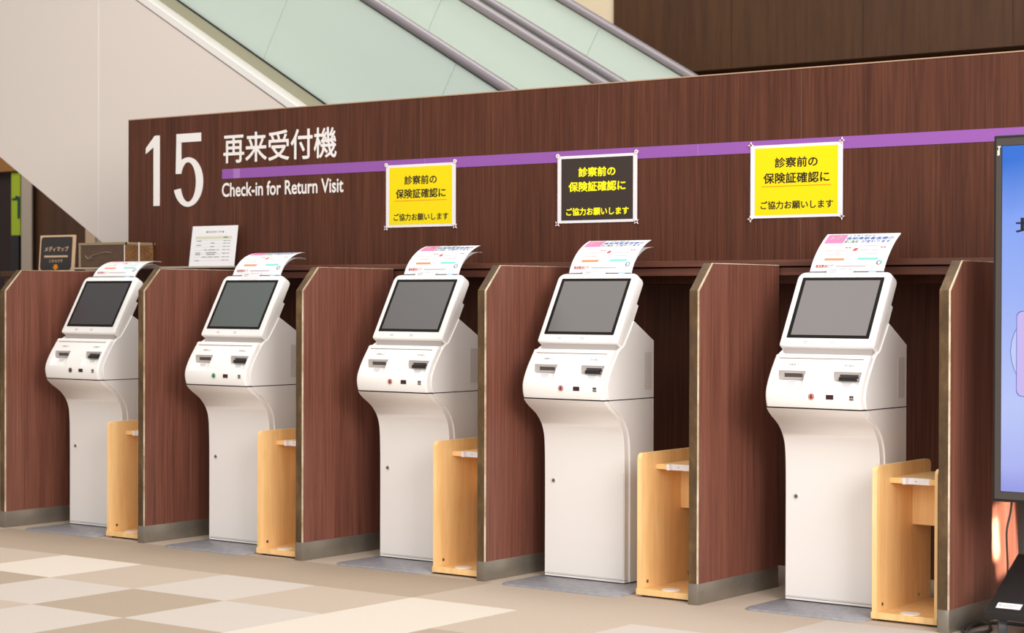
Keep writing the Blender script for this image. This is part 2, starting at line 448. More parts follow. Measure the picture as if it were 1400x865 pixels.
obj('pictogram', bm, mat('pictogram_teal', lin(28, 62, 58), .6, .2), lp, smooth=0)

# ------------------------------------------------------------------ escalators
T30 = math.radians(30)
def escalator(y0, y1, soffs, label):
    e = empty('escalator', (0, y0, 0)); e.rotation_euler = (0, T30, 0)
    tag(e, label, 'escalator', 'escalators rising behind the sign wall')
    W_ = y1 - y0; c3 = math.cos(T30)
    def loc(x, z): return (x * math.cos(T30) - z * math.sin(T30), x * math.sin(T30) + z * math.cos(T30))
    x_t = -4.4
    pts = [loc(x_t, .722 + .57735 * 4.4), loc(1.25, 0.002), loc(4.02, 0.002), loc(x_t, 2.326 + .57735 * 4.4)]
    s0 = -4.4 / c3 + 1.17; s1 = 3.6
    obj('truss_cladding', pr(pts, 'y', -.12, W_ + .12), CLAD, e, smooth=0)
    for px in (-1.33, .19):
        bm = bmesh.new()
        a = loc(px, .74 - px * .57735); b = loc(px, 2.30 - px * .57735)
        prism(bm, [a, b, (b[0] + .005, b[1] + .003), (a[0] + .005, a[1] + .003)], 'y', -.1212, -.1195)
        obj('cladding_joint', bm, TRIMW, e, smooth=0)
    nn = lambda c: c * c3
    for side, ya, yb in (('near', -.13, .045), ('far', W_ - .045, W_ + .13)):
        obj('shadow_line', bx(s0, s1, ya + .012, yb - .012, nn(2.322), nn(2.336)), COLGREY, e, smooth=0)
        obj('white_trim', bx(s0, s1, ya, yb, nn(2.335), nn(2.386)), TRIMW, e, smooth=0, bevel=.004)
    for ya in (0.0, W_):
        obj('skirt', bx(s0, s1, ya - .03, ya + .03, nn(2.384), nn(2.4535)), OLIVE, e, smooth=0)
        obj('gasket', bx(s0, s1, ya - .016, ya + .016, nn(2.452), nn(2.462)), BLACKM, e, smooth=0)
        k = int((s0 - soffs) / 1.28) - 1
        while soffs + 1.28 * k < s1:
            a = max(s0, soffs + 1.28 * k + .0022); b = min(s1, soffs + 1.28 * (k + 1) - .0022)
            if b - a > .05:
                obj('glass_panel', bx(a, b, ya - .006, ya + .006, nn(2.455), nn(3.19)), GLASS, e, smooth=0)
            k += 1
        R = []
        prof = [(-.036, .012), (-.036, .030), (-.026, .044), (-.010, .050), (.010, .050), (.026, .044), (.036, .030), (.036, .012), (.026, .0), (-.026, .0)]
        for s in (s0, s1): R.append([(s, ya + p[0], nn(3.167) + p[1]) for p in prof])
        obj('handrail', loft(bmesh.new(), R), RAIL, e, smooth=60)
        obj('handrail_base', bx(s0, s1, ya - .014, ya + .014, nn(3.157), nn(3.17)), BLACKM, e, smooth=0)
    st = []
    n = int((s1 - s0) / .35)
    for i in range(n):
        s = s0 + .35 * i
        st += [(s, nn(2.34) - .17), (s + .262, nn(2.34) - .02)]
    st += [(s0 + .35 * n, nn(2.34) - .17), (s0 + .35 * n, nn(2.34) - .3), (s0, nn(2.34) - .3)]
    # sawtooth flight of steps between the skirts
    obj('step_band', pr(st, 'y', .05, W_ - .05), STEPM, e, smooth=0)
    return e
escalator(1.87, 3.14, -1.298, 'nearer escalator with pale green glass balustrades sloping down behind the sign wall')
escalator(3.40, 4.67, -1.187, 'farther escalator behind the first, its end handrail in front of the dark wooden wall')

# ------------------------------------------------------------------ booth dividers
DT = .0392; HT = 1.2704; HC = 1.1686; CD = .0992; DD = .602
def make_divider():
    e = empty('booth_divider')
    fp = [(.004, .078), (DD, .078), (DD, HT), (CD + .002, HT), (.004, HC - .002)]
    obj('panel', pr(fp, 'x', -DT + .002, 0), ROSE, e, smooth=0)
    bm = bmesh.new()
    prism(bm, [(0, .078), (.004, .078), (.004, HC - .002), (CD + .002, HT), (DD, HT), (DD, HT + .0012), (CD, HT + .0012), (0, HC)], 'x', -DT, -.004)
    obj('edge_band', bm, EDGEB, e, smooth=0)
    bm = bmesh.new()
    prism(bm, [(-.0006, .078), (.005, .078), (.005, HC - .003), (CD + .003, HT - .001), (DD, HT - .001), (DD, HT + .0014), (CD - .0004, HT + .0014), (-.0006, HC + .0003)], 'x', -.0042, .0006)
    obj('worn_edge', bm, EDGEW, e, smooth=0)
    k = obj('kick_plate', bx(-DT - .002, .002, -.002, DD, 0, .079), STEEL, e, smooth=30, bevel=.0015)
    for y in (.03, .30, .40):
        obj('screw', cy((.0018, y, .048), (1, 0, 0), .0035, .0015, n=10), CHROME, k)
    return e
d0 = make_divider()
DIV = ['wood laminate booth divider at the basket end of the row, chalkboard sign behind it',
       'wood laminate booth divider standing under the numeral 15 on the wall',
       'wood laminate booth divider below the end of the English sign lettering',
       'wood laminate booth divider between the first yellow poster and the black poster',
       'wood laminate booth divider between the black poster and the second yellow poster',
       'wood laminate booth divider ending the row, beside the portrait display']
for i in range(6):
    d = d0 if i == 0 else copy_tree(d0)
    d.location = (1.0 * i, 0, 0); tag(d, DIV[i], 'divider', 'wood laminate booth dividers')

# ------------------------------------------------------------------ kiosks
FP = [(0.0, .0), (.36, 0), (.48, -.001), (.564, -.005), (.603, -.013), (.636, -.030), (.674, -.065), (.70, -.106), (.722, -.135), (.7385, -.149), (.76, -.157),
      (.787, -.160), (.814, -.154), (.857, -.132), (.905, -.099), (.922, -.086), (.932, -.075)]
def F(z):
    for (a, ya), (b, yb), i in zip(FP, FP[1:], range(99)):
        if a <= z <= b:
            p0 = FP[max(i - 1, 0)]; p3 = FP[min(i + 2, len(FP) - 1)]
            t = (z - a) / (b - a)
            m0 = (yb - p0[1]) / (b - p0[0]) * (b - a); m1 = (p3[1] - ya) / (p3[0] - a) * (b - a)
            return (2 * t ** 3 - 3 * t * t + 1) * ya + (t ** 3 - 2 * t * t + t) * m0 + (-2 * t ** 3 + 3 * t * t) * yb + (t ** 3 - t * t) * m1
    return FP[0][1] if z < 0 else FP[-1][1]
def zs(a, b, n): return [a + (b - a) * i / n for i in range(n + 1)]

def make_kiosk():
    e = empty('check_in_kiosk')
    # base plate
    pl = loft(bmesh.new(), [[(x, y, z) for x, y in rrect(-.222 + i, .292 - i, -.278 + i, .195 - i, .05)] for z, i in ((.0005, 0), (.005, 0), (.0065, .0015))])
    obj('base_plate', pl, BASEP, e, smooth=50)
    # lower cabinet body and its front door
    X1, X2 = .195, .2018
    def ring_body(z): return [(-X2, F(z) + .0315, z), (-X2 + .001, F(z) + .0305, z), (X2 - .001, F(z) + .0305, z), (X2, F(z) + .0315, z), (X2, .199, z), (-X2, .199, z)]
    cab = obj('cabinet', loft(bmesh.new(), [ring_body(z) for z in zs(.012, .7365, 40)]), WHITE2, e, smooth=40)
    def ring_door(z, k=0.0):
        y = F(z)
        return [(-X1, y + .0015, z), (-X1 + .0015, y, z), (X1 - .0015, y, z), (X1, y + .0015, z), (X1, y + .0275, z), (X1 - .004, y + .0285, z), (X1 - .004, y + .031, z), (-X1 + .004, y + .031, z), (-X1 + .004, y + .0285, z), (-X1, y + .0275, z)]
    door = obj('door', loft(bmesh.new(), [ring_door(z) for z in zs(.0205, .7358, 44)]), WHITE2, e, smooth=40)
    obj('toe_strip', loft(bmesh.new(), [ring_door(z) for z in (.011, .0185)]), WHITE2, e, smooth=40)
    bm = bmesh.new(); box(bm, -.19, .1915, -.0004, .001, .0235, .0252); box(bm, .1895, .191, -.0004, .001, .0235, .50)
    obj('door_groove', bm, mat('groove_grey', lin(188, 178, 170), .7, .2), door, smooth=0)
    lk = obj('lock', cy((-.149, .001, .399), (0, -1, 0), .011, .004), VENT, door)
    obj('key_cylinder', cy((-.149, -.003, .399), (0, -1, 0), .0068, .002), mat('lock_dark', lin(92, 84, 78), .4, .5), lk)
    # console: curved front with card slots, and the housing behind it
    def ring_con(z, back=.05):
        y = F(z)
        return [(-X1, y + .010, z), (-X1 + .0012, y + .005, z), (-X1 + .005, y + .0012, z), (-X1 + .010, y, z), (X1 - .010, y, z), (X1 - .005, y + .0012, z), (X1 - .0012, y + .005, z), (X1, y + .010, z), (X1, y + .0275, z), (X1 - .004, y + .0285, z), (X1 - .004, y + back, z), (-X1 + .004, y + back, z), (-X1 + .004, y + .0285, z), (-X1, y + .0275, z)]
    rr = [ring_con(z) for z in zs(.7410, .922, 36)]
    for z, ins, dy in ((.9275, .002, .0015), (.9315, .006, .005), (.9335, .011, .010), (.9340, .02, .018)):
        rr.append([(x * (1 - ins / X2), max(y, F(.922) + dy) if i not in (10, 11) else y + .01, z) for i, (x, y, _) in enumerate(ring_con(.922))])
    con = obj('console', loft(bmesh.new(), rr), WHITE, e, smooth=40)
    # side housing up to the sloping shoulder
    obj('seam', loft(bmesh.new(), [[(-X1 + .001, F(.7385) + .003, z), (X1 - .001, F(.7385) + .003, z), (X1 - .001, F(.7385) + .030, z), (X2 - .001, F(.7385) + .0325, z), (X2 - .001, .198, z), (-X2 + .001, .198, z), (-X2 + .001, F(.7385) + .0325, z), (-X1 + .001, F(.7385) + .030, z)] for z in (.7355, .7415)]), GAP, e, smooth=0)
    side = [(F(z) + .0305, z) for z in zs(.7405, .925, 24)] + [(-.04, .936), (-.015, .948), (.03, 1.010), (.056, 1.0478), (.199, .9685), (.199, .7405)]
    hou = obj('housing', pr(side, 'x', -X2, X2), WHITE, e, smooth=30)
    slots = ((-.154, -.049), (.074, .178))
    yb_ = F(.875) + .003
    for o_ in (con, hou):
        cs = [pr([(yb_, .8745), (yb_, .841), (F(.805) - .0005, .803), (-.25, .803), (-.25, .8745)], 'x', a - .004, b + .004) for a, b in slots]
        cut(o_, cs)
    for k, (a, b) in enumerate(slots):
        bm = bmesh.new()
        # grey frame with the card mouth inside
        for q in ((a, b, .8645, .874), (a, b, .8415, .850), (a, a + .020, .850, .8645), (b - .008, b, .850, .8645)):
            box(bm, q[0], q[1], yb_ - .006, yb_ - .0003, q[2], q[3])
        cs = obj('card_slot', bm, GREYP, con, smooth=0)
        obj('card_mouth', bx(a + .019, b - .007, yb_ - .002, yb_ - .0004, .849, .865), mat('mouth_grey', lin(78, 70, 68), .6, .3), cs, smooth=0)
        if k == 1:
            bm = bx(a + .022, b - .016, yb_ - .016, yb_ - .001, .8425, .856); box(bm, a + .019, b - .013, yb_ - .013, yb_ - .001, .8415, .8475)
            obj('card_lip', bm, BLACKP, cs, smooth=0, bevel=.001)
        ct = (a + b) / 2
        text('slot_lettering', ('診察券入口', '受付票出口')[k], ct - .022, ct + .024, .8925, .9005, 0, PDGREY, con, mapper=lambda u, q: (u, F(q) - .0005, q))
        bm = bmesh.new()
        for r_ in range(3):
            box(bm, ct - .022 + .004 * r_, ct + .016, 0, .0006, .0, .0024)
            for v in bm.verts[-8:]:
                zz = .833 - .005 * r_ + v.co.z; t = (zz - .803) / (.841 - .803)
                v.co = (v.co.x, F(.805) + (yb_ - F(.805)) * t - .0008 + v.co.y, zz)
        obj('slot_note', bm, PGREY, con, smooth=0)
    bm = bmesh.new()
    box(bm, -.172, .172, F(.9185) - .0008, F(.9185) + .004, .9168, .9204)
    obj('paper_slit', bm, mat('slit_brown', lin(120, 98, 76), .6, .2), con, smooth=0)
    yy = F(.783)
    bt = obj('round_button', cy((-.001, yy + .002, .783), (0, -1, 0), .0118, .0045), REDBTN, con)
    bm = cy((-.001, yy - .0024, .7865), (0, -1, 0), .0032, .0008, n=12)
    prism(bm, [(-.0065, .7775), (.0045, .7775), (.0025, .7825), (-.0045, .7825)], 'y', yy - .0032, yy - .0024)
    obj('button_icon', bm, INK, bt, smooth=0)
    dw = obj('status_window', bx(.058, .088, yy - .0014, yy + .004, .7745, .7915), DISPW, con, smooth=0, bevel=.001)
    sq = obj('sensor', bx(.152, .170, yy - .0016, yy + .004, .7735, .7915), GREYP, con, smooth=0, bevel=.001)
    bm = bx(.154, .160, yy - .0024, yy - .0015, .783, .789); box(bm, .162, .168, yy - .0024, yy - .0015, .783, .789); box(bm, .154, .168, yy - .0024, yy - .0015, .7755, .7785)
    obj('sensor_eye', bm, BLACKM, sq, smooth=0)
    # vent on the side of the housing
    bm = bmesh.new()
    for r_ in range(30):
        z = .7735 + .005 * r_
        box(bm, X2 - .0005, X2 + .0009, .128, .181, z, z + .0032)
    vg = obj('vent_grille', bm, VENT, hou, smooth=0)
    # monitor: tilted slab
    TI = math.radians(29.5); c_, s_ = math.cos(TI), math.sin(TI)
    def MP(u, wv, n): # across, up the slope, out of the face
        return (u, -.058 + wv * s_ - n * c_, .9635 + wv * c_ + n * s_)
    Hm = .318; X = .196
    rings = []
    for n, ins in ((-.052, .004), (-.0495, .001), (-.045, 0), (-.010, 0), (-.004, .0012), (-.001, .004), (0, .008)):
        rings.append([MP(x, y, n) for x, y in rrect(-X + ins, X - ins, ins * .8, Hm - ins, (.008, .008, .028, .028))])
    mon = obj('monitor', loft(bmesh.new(), rings), WHITE, e, smooth=50)
    rings = [[MP(x, y, n) for x, y in rrect(-.186, .1965, .012, .205, (.004, .004, .006, .006))] for n in (-.061, -.02)]
    obj('monitor_housing', loft(bmesh.new(), rings), WHITE, e, smooth=50)
    # lower lip under the monitor, and the neck, its grey painting the shade in the gap
    obj('neck', bx(-.175, .185, -.045, .03, .930, .960), GREYP, e, smooth=0)
    fr = obj('screen_border', loft(bmesh.new(), [[MP(x, y, n) for x, y in rrect(-.171, .168, .034, .293, .004)] for n in (-.002, .0008)]), SCREENFR, mon, smooth=40)
    obj('screen', loft(bmesh.new(), [[MP(x, y, n) for x, y in rrect(-.156, .154, .047, .280, .001)] for n in (-.001, .0012)]), SCREEN_REFLECTIONS[0], mon, smooth=0)
    bm = bmesh.new()
    for cx in (-.088, .022):
        for r_ in range(2):
            loft(bm, [[MP(x, y, n) for x, y in rrect(cx - .011 + .003 * r_, cx + .011, .0125 + .006 * (1 - r_), .0155 + .006 * (1 - r_), .0008)] for n in (.0, .0004)])
    obj('bezel_marks', bm, PGREY, mon, smooth=0)
    obj('leaflet_clip', loft(bmesh.new(), [[MP(x, y, n) for x, y in rrect(-.165, .150, Hm - .003, Hm + .006, .002)] for n in (-.026, -.008)]), PDGREY, mon, smooth=40)
    obj('blue_tape', loft(bmesh.new(), [[MP(x, y, n) for x, y in rrect(.092, .122, Hm - .002, Hm + .008, .001)] for n in (-.027, -.0065)]), LBLUE, mon, smooth=40)
    nt_ = obj('note_tag', loft(bmesh.new(), [[MP(x, y, n) for x, y in rrect(-.078, .034, Hm - .020, Hm + .020, .001)] for n in (.0004, .0016)]), FILM, mon, smooth=40)
    bm = bmesh.new()
    for (x0, x1, y0) in ((-.066, -.035, .006), (-.028, .004, .009), (.010, .024, .009), (-.066, -.036, .001), (-.066, -.04, -.005)):
        loft(bm, [[MP(x, y, n) for x, y in rrect(x0, x1, Hm + y0, Hm + y0 + .0028, .0006)] for n in (.0014, .002)])
    obj('tag_lettering', bm, PGREY, nt_, smooth=0)
    return e

KX = [.166, 1.185, 2.204, 3.119, 4.207]; KY = [.267, .236, .276, .244, .290]
KL = ['white check-in kiosk at the basket end of the row, no paper tag on it',
      'white check-in kiosk with a green round button, below the paper notice on the ledge',
      'white check-in kiosk below and beside the first yellow poster',
      'white check-in kiosk in the booth below the black poster',
      'white check-in kiosk below the second yellow poster, next to the portrait display']
k0 = make_kiosk(); kiosks = [k0]
for i in range(1, 5): kiosks.append(copy_tree(k0))
def find(o, stem):
    for c in o.children_recursive:
        if c.name.split('.')[0] == stem: return c
for i, k in enumerate(kiosks):
    k.location = (KX[i] + .195, KY[i], 0)
    tag(k, KL[i], 'kiosk', 'self check-in kiosks')
    bp = find(k, 'base_plate')
    if i == 3: bp.scale.x = 1.103; bp.location.x = .0229
    if i == 4: bp.scale.x = .9416; bp.location.x = -.013
    s = find(k, 'screen'); s.material_slots[0].link = 'OBJECT'; s.material_slots[0].material = SCREEN_REFLECTIONS[i]
    if i == 0:
        b = find(k, 'round_button'); b.material_slots[0].link = 'OBJECT'; b.material_slots[0].material = mat('button_brown', lin(112, 84, 74), .45, .4)
    if i == 1:
        b = find(k, 'round_button'); b.material_slots[0].link = 'OBJECT'; b.material_slots[0].material = GREENBTN
nt0 = find(kiosks[0], 'note_tag')
for c in list(nt0.children): bpy.data.objects.remove(c)
bpy.data.objects.remove(nt0)

# ------------------------------------------------------------------ curled leaflets on the monitors
LW, LH = .308, .212
def leaflet(i, th0, th1, dx, dz, label, printed=True, dy=0.0, lean=0.0):
    e = empty('leaflet', (KX[i] + .195 - .008 + dx, KY[i] + .118 + dy, 1.236 + dz))
    tag(e, label, 'leaflet', 'curled leaflets on the kiosk tops')
    n = 24; P = [(0.0, 0.0)]
    for q in range(n):
        t = math.radians(th0 + (th1 - th0) * ((q + .5) / n) ** .8); d = LH / n
        P.append((P[-1][0] + math.cos(t) * d, P[-1][1] + math.sin(t) * d))
    def at(b):
        f = min(max(b, 0), 1) * n; j = min(int(f), n - 1); t = f - j
        return (P[j][0] + (P[j + 1][0] - P[j][0]) * t, P[j][1] + (P[j + 1][1] - P[j][1]) * t)
    def S(a, b, off=0.0):
        y, z = at(b); y2, z2 = at(b + .02) if b < .98 else at(b); y1, z1 = at(b - .02) if b > .02 else at(b)
        l = math.hypot(y2 - y1, z2 - z1); ny, nz = -(z2 - z1) / l, (y2 - y1) / l
        return ((a - .5) * LW + lean * (a - .5) * 0, y + ny * off, z + nz * off + lean * (a - .5) * b)
    bm = bmesh.new(); G = []
    for o_ in (0, -.0006):
        G.append([[bm.verts.new(S(a / 8, b / n, o_)) for a in range(9)] for b in range(n + 1)])
    for b in range(n):
        for a in range(8):
            bm.faces.new((G[0][b][a], G[0][b][a + 1], G[0][b + 1][a + 1], G[0][b + 1][a]))
            bm.faces.new((G[1][b][a], G[1][b + 1][a], G[1][b + 1][a + 1], G[1][b][a + 1]))
    for a in range(8):
        bm.faces.new((G[0][0][a], G[1][0][a], G[1][0][a + 1], G[0][0][a + 1])); bm.faces.new((G[0][n][a], G[0][n][a + 1], G[1][n][a + 1], G[1][n][a]))
    for b in range(n):
        bm.faces.new((G[0][b][0], G[0][b + 1][0], G[1][b + 1][0], G[1][b][0])); bm.faces.new((G[0][b][8], G[1][b][8], G[1][b + 1][8], G[0][b + 1][8]))
    obj('sheet', bm, PAPER, e, smooth=60, recalc=False)
    if not printed: return e
    PO = .0007
    bm = bmesh.new()
    def patch(a0, a1, b0, b1, mi, off=PO):
        m = max(1, int((b1 - b0) * 30)); rows = [[bm.verts.new(S(a, b0 + (b1 - b0) * q / m, off)) for a in (a0, a1)] for q in range(m + 1)]
        for q in range(m):
            f = bm.faces.new((rows[q][0], rows[q][1], rows[q + 1][1], rows[q + 1][0])); f.material_index = mi
    patch(.04, .30, .70, .965, 0); patch(.08, .45, .36, .62, 1); patch(.55, .92, .36, .62, 2)
    patch(.15, .42, .265, .315, 3); patch(.60, .87, .275, .325, 4)
    patch(.487, .54, .49, .53, 5); patch(.50, .55, .52, .56, 5)
    for (a0, a1, b0) in ((.12, .30, .60), (.10, .22, .49), (.24, .38, .49), (.26, .33, .44), (.16, .36, .39), (.60, .80, .61), (.58, .70, .50), (.73, .84, .50), (.76, .82, .45), (.64, .84, .40)):
        patch(a0, a1, b0, b0 + .018, 6, PO + .0002)
    patch(.37, .40, .555, .585, 5, PO + .0002); patch(.415, .445, .555, .585, 5, PO + .0002); patch(.845, .875, .56, .59, 5, PO + .0002); patch(.885, .915, .56, .59, 5, PO + .0002)
    for q in range(10):
        a = math.radians(36 * q); c0 = (.905 + .028 * math.cos(a), .21 + .042 * math.sin(a))
        patch(c0[0] - .008, c0[0] + .008, c0[1] - .012, c0[1] + .012, (7, 7, 4, 8, 8, 9, 9, 3, 3, 7)[q])
    patch(.34, .74, .125, .150, 6); patch(.06, .5, .03, .04, 2)
    obj('printed_graphics', bm, [PPINK, PPINK2, PPALE, PORANGE, PTEAL, PRED, PGREY, PGREEN, PBLUE, PDGREY], e, smooth=0, recalc=False)
    mp = lambda off: (lambda u, q: S(u, q, off))
    text('printed_text', '75歳', .09, .25, .80, .92, 0, FILM, e, .01, mp(PO + .0004))
    text('printed_text', '１０月１日から', .33, .68, .895, .955, 0, PGREEN, e, .01, mp(PO))
    text('printed_text', '後期高齢者医療の', .31, .95, .80, .885, 0, PBLUE, e, .012, mp(PO))
    text('printed_text', '窓口負担', .31, .50, .70, .785, 0, PGREEN, e, .01, mp(PO))
    text('printed_text', 'が変わります', .54, .93, .705, .79, 0, PBLUE, e, .012, mp(PO))
    text('printed_text', '負担割合にて', .06, .30, .105, .175, 0, PRED, e, .02, mp(PO))
    return e
CURL = [(66, -10), (76, 2), (74, 14), (76, 18), (64, 32)]
WHERE = ['on the basket-end kiosk', 'on the green-button kiosk', 'on the kiosk beside the first yellow poster', 'on the kiosk under the black poster', 'on the kiosk under the second yellow poster']
for i in range(5):
    a, b = CURL[i]
    leaflet(i, a, b, 0, 0, 'printed leaflet curling backwards, uppermost ' + WHERE[i])
    leaflet(i, a + 4, b - (18 if i < 4 else 4), -.004, -.002, 'leaflet underneath the uppermost leaflet ' + WHERE[i], False, dy=.007)

# ------------------------------------------------------------------ maple cane stands
def make_stand():
    e = empty('cane_stand')
    WS, DS, HS = .249, .44, .548; T = .018
    def panel(h): return [(y, z) for y, z in rrect(0, DS, .030, h, (.001, .001, .022, .022), 5)]
    lft = obj('side_panel', pr(panel(HS), 'x', 0, T), MAPLE, e, smooth=40)
    rgt = obj('side_panel', pr(panel(HS), 'x', WS - T * .62, WS), MAPLE, e, smooth=40)
    base = obj('base_board', bx(-.003, WS + .001, -.004, DS, .008, .031), MAPLE, e, smooth=0, bevel=.0015)
    obj('drip_disc', cy((.128, .042, .0308), (0, 0, 1), .036, .0025, n=28), WHITE2, base)
    for x in (.02, WS - .02):
        for y in (.025, DS - .03): obj('foot_pad', cy((x, y, 0), (0, 0, 1), .010, .009, n=12), BLACKM, e)
    sy = .105
    # shelf with a stepped front that carries the white cane rest
    sh = obj('shelf', pr([(T, sy), (.078, sy), (.084, sy + .012), (.098, sy + .014), (.165, sy + .014), (.168, sy), (WS - T * .62, sy), (WS - T * .62, DS - .01), (T, DS - .01)], 'z', .482, .501), MAPLE, e, smooth=0)
    rest = [(.066, sy - .0035), (.079, sy - .0035), (.085, sy + .0085), (.099, sy + .0105), (.172, sy + .0105), (.172, sy + .016), (.096, sy + .0165), (.080, sy + .016), (.066, sy + .003)]
    rs = obj('cane_rest', pr(rest, 'z', .4795, .502), FILM, sh, smooth=0)
    obj('screw', cy((.112, sy + .0108, .491), (0, -1, 0), .0025, .001, n=10), CHROME, rs)
    br = obj('brace', bx(T, WS - T * .62, sy + .18, sy + .198, .318, .482), MAPLE, e, smooth=0)
    for z in (.36, .452): obj('screw', cy((.135, sy + .1805, z), (0, -1, 0), .006, .0015, n=12), CHROME, br)
    obj('bolt', cy((T - .0005, .045, .055), (1, 0, 0), .0065, .002, n=14), mat('bolt_dark', lin(84, 76, 74), .4, .5), lft)
    obj('bolt', cy((T - .0005, .34, .055), (1, 0, 0), .0065, .002, n=14), CHROME, lft)
    return e
RX = [(.690, .049), (1.697, .033), (2.694, .045), (3.700, .047), (4.668, .088)]
RL = ['open maple cane stand beside the basket-end kiosk', 'open maple cane stand beside the green-button kiosk',
      'open maple cane stand beside the kiosk at the first yellow poster', 'open maple cane stand in the black-poster booth', 'open maple cane stand beside the end divider, showing both side panels']
s0 = make_stand()
for i, (x, y) in enumerate(RX):
    s = s0 if i == 0 else copy_tree(s0)
    s.location = (x, y, 0); tag(s, RL[i], 'cane stand', 'maple cane stands in the booths')

# ------------------------------------------------------------------ posters on the wall
def poster(x0, x1, z0, z1, dark, pins, label, ul=True):
    cx, cz = (x0 + x1) / 2, (z0 + z1) / 2
    e = empty('poster', (cx, WY - .004, cz)); tag(e, label, 'poster', 'laminated posters on the sign wall')
    a, b, c, d = x0 - cx, x1 - cx, z0 - cz, z1 - cz
    obj('lamination', bx(a, b, -.0006, .0004, c, d), FILM, e, smooth=0)
    obj('sheet', bx(a + .021, b - .021, -.0013, -.0005, c + .012, d - .012), PBLACK if dark else YELLOW, e, smooth=0)
    ink = INKY if dark else INK; bo = .030 if dark else .022
    Wd = b - a
    text('printed_text', '診察前の', a + .27 * Wd, a + .735 * Wd, d - .094, d - .052, -.0017, ink, e, bo)
    text('printed_text', '保険証確認に', a + .145 * Wd, a + .86 * Wd, d - .158, d - .114, -.0017, ink, e, bo)
    text('printed_text', 'ご協力お願いします', a + .115 * Wd, a + .90 * Wd, d - .262, d - .228, -.0017, ink, e, bo)
    if not dark:
        obj('underline', bx(a + .125 * Wd, a + .875 * Wd, -.0019, -.0012, d - .1705, d - .1675), ORANGE, e, smooth=0)
    for (px, pz, kind) in ((a + .004, d + .002, pins[0]), (b - .002, d + .004, pins[1]), (a + .002, c - .002, pins[2]), (b - .002, c, pins[3])):
        bm = bmesh.new()
        if kind == 'o': cyl(bm, (px, -.006, pz), (0, 1, 0), .0095, .006, n=20, r2=.0085)
        else:
            rot = 0 if kind == '+' else 45
            for q in range(4):
                an = math.radians(rot + 90 * q); ux, uz = math.cos(an), math.sin(an); R_ = .0145
                prism(bm, [(px + ux * R_, pz + uz * R_), (px - uz * .0052, pz + ux * .0052), (px - ux * .002, pz - uz * .002), (px + uz * .0052, pz - ux * .0052)], 'y', -.006, -.001)
        pn = obj('push_pin', bm, FILM, e, smooth=40)
        obj('pin_heart', cy((px, -.0068, pz), (0, 1, 0), .0032, .001, n=12), PINRED, pn)
poster(1.787, 2.207, 1.468, 1.760, False, 'ooxx', 'first yellow poster on the sign wall, nearest to the white lettering, with round white pins')
poster(2.781, 3.200, 1.467, 1.761, True, 'ooxx', 'black poster with yellow lettering between the two yellow posters')
poster(3.756, 4.177, 1.467, 1.764, False, '++++', 'second yellow poster, nearest to the portrait display, with four flower-shaped pins')

# ------------------------------------------------------------------ things on the ledge
ns = empty('paper_notice', (.687, .73, 1.2925)); ns.rotation_euler = (math.radians(-8), 0, 0)
tag(ns, 'white printed timetable notice leaning against the wall on the ledge, under the sign lettering', 'notice')
hw, hh = .158, .206
obj('sheet', bx(-hw, hw, -.001, .001, .002, hh), PAPER, ns, smooth=0)
obj('acrylic_sleeve', bx(-hw - .003, hw + .003, -.0024, -.0014, 0, hh + .002), CLEAR, ns, smooth=0)
obj('backing', bx(-hw - .003, hw + .003, .0012, .003, 0, hh + .002), FILM, ns, smooth=0)
text('printed_text', '再来受付機のご案内', -.045, .055, hh - .034, hh - .024, -.0013, PDGREY, ns)
bm = bx(-.128, .128, -.0013, -.0009, .140, .155, 0)
for z in (.124, .108, .092, .075, .056, .040, .022): box(bm, -.13, .128, -.0012, -.0009, z + .0085, z + .0095, 1)
for (xa, xb, z) in ((-.118, -.085, .129), (-.118, -.085, .107), (-.018, .010, .118), (-.018, .008, .100), (-.06, -.04, .083), (-.03, .02, .083), (.03, .045, .083), (-.12, -.085, .068), (-.12, -.085, .060), (-.045, .03, .069), (-.04, .02, .060), (-.07, -.04, .047), (-.03, .005, .047), (.015, .05, .047), (-.118, -.09, .029)):
    box(bm, xa, xb, -.0014, -.0009, z, z + .004, 2)
for z in (.129, .116, .100, .084, .066, .047, .031):
    for xa, xb in ((.072, .088), (.093, .099), (.106, .118)): box(bm, xa, xb, -.0014, -.0009, z, z + .0038, 2)
box(bm, .07, .10, -.0016, -.0012, .1445, .1515, 2)
for xa in (-.056, .060): box(bm, xa, xa + .008, -.0014, -.0009, hh - .034, hh - .025, 3)
obj('printed_table', bm, [POLIVE, PGREY, mat('print_mid_grey', lin(140, 136, 136), .8, .1), PLEAF], ns, smooth=0)

bk = empty('woven_basket', (.030, .702, 1.292))
tag(bk, 'low brown rattan basket wrapped in clear film at the end of the ledge', 'basket')
bm = bmesh.new()
x0, x1, y0, y1, h = -.17, .17, -.107, .09, .122
box(bm, x0, x1, y0, y0 + .008, .003, h); box(bm, x0, x1, y1 - .008, y1, .003, h); box(bm, x0, x0 + .008, y0 + .008, y1 - .008, .003, h); box(bm, x1 - .008, x1, y0 + .008, y1 - .008, .003, h); box(bm, x0, x1, y0, y1, 0, .006)
for z in [.012 * k for k in range(1, 10)]:
    for q in range(9): box(bm, x1, x1 + .003 + .0015 * ((q + int(z * 1000 / 12)) % 2), y0 + .004 + .018 * q, y0 + .021 + .018 * q, z - .004, z + .006)
obj('wicker_body', bm, RATTAN, bk, smooth=0)
bm = bmesh.new(); box(bm, x0 - .006, x1 + .006, y0 - .007, y0 + .010, h - .006, h + .006); box(bm, x0 - .006, x1 + .006, y1 - .010, y1 + .007, h - .006, h + .006); box(bm, x0 - .006, x0 + .010, y0, y1, h - .006, h + .006); box(bm, x1 - .010, x1 + .006, y0, y1, h - .006, h + .006)
box(bm, x0 - .005, x0 + .006, y0 - .006, y0 + .008, 0, h)
obj('rim', bm, RIM, bk, smooth=0)
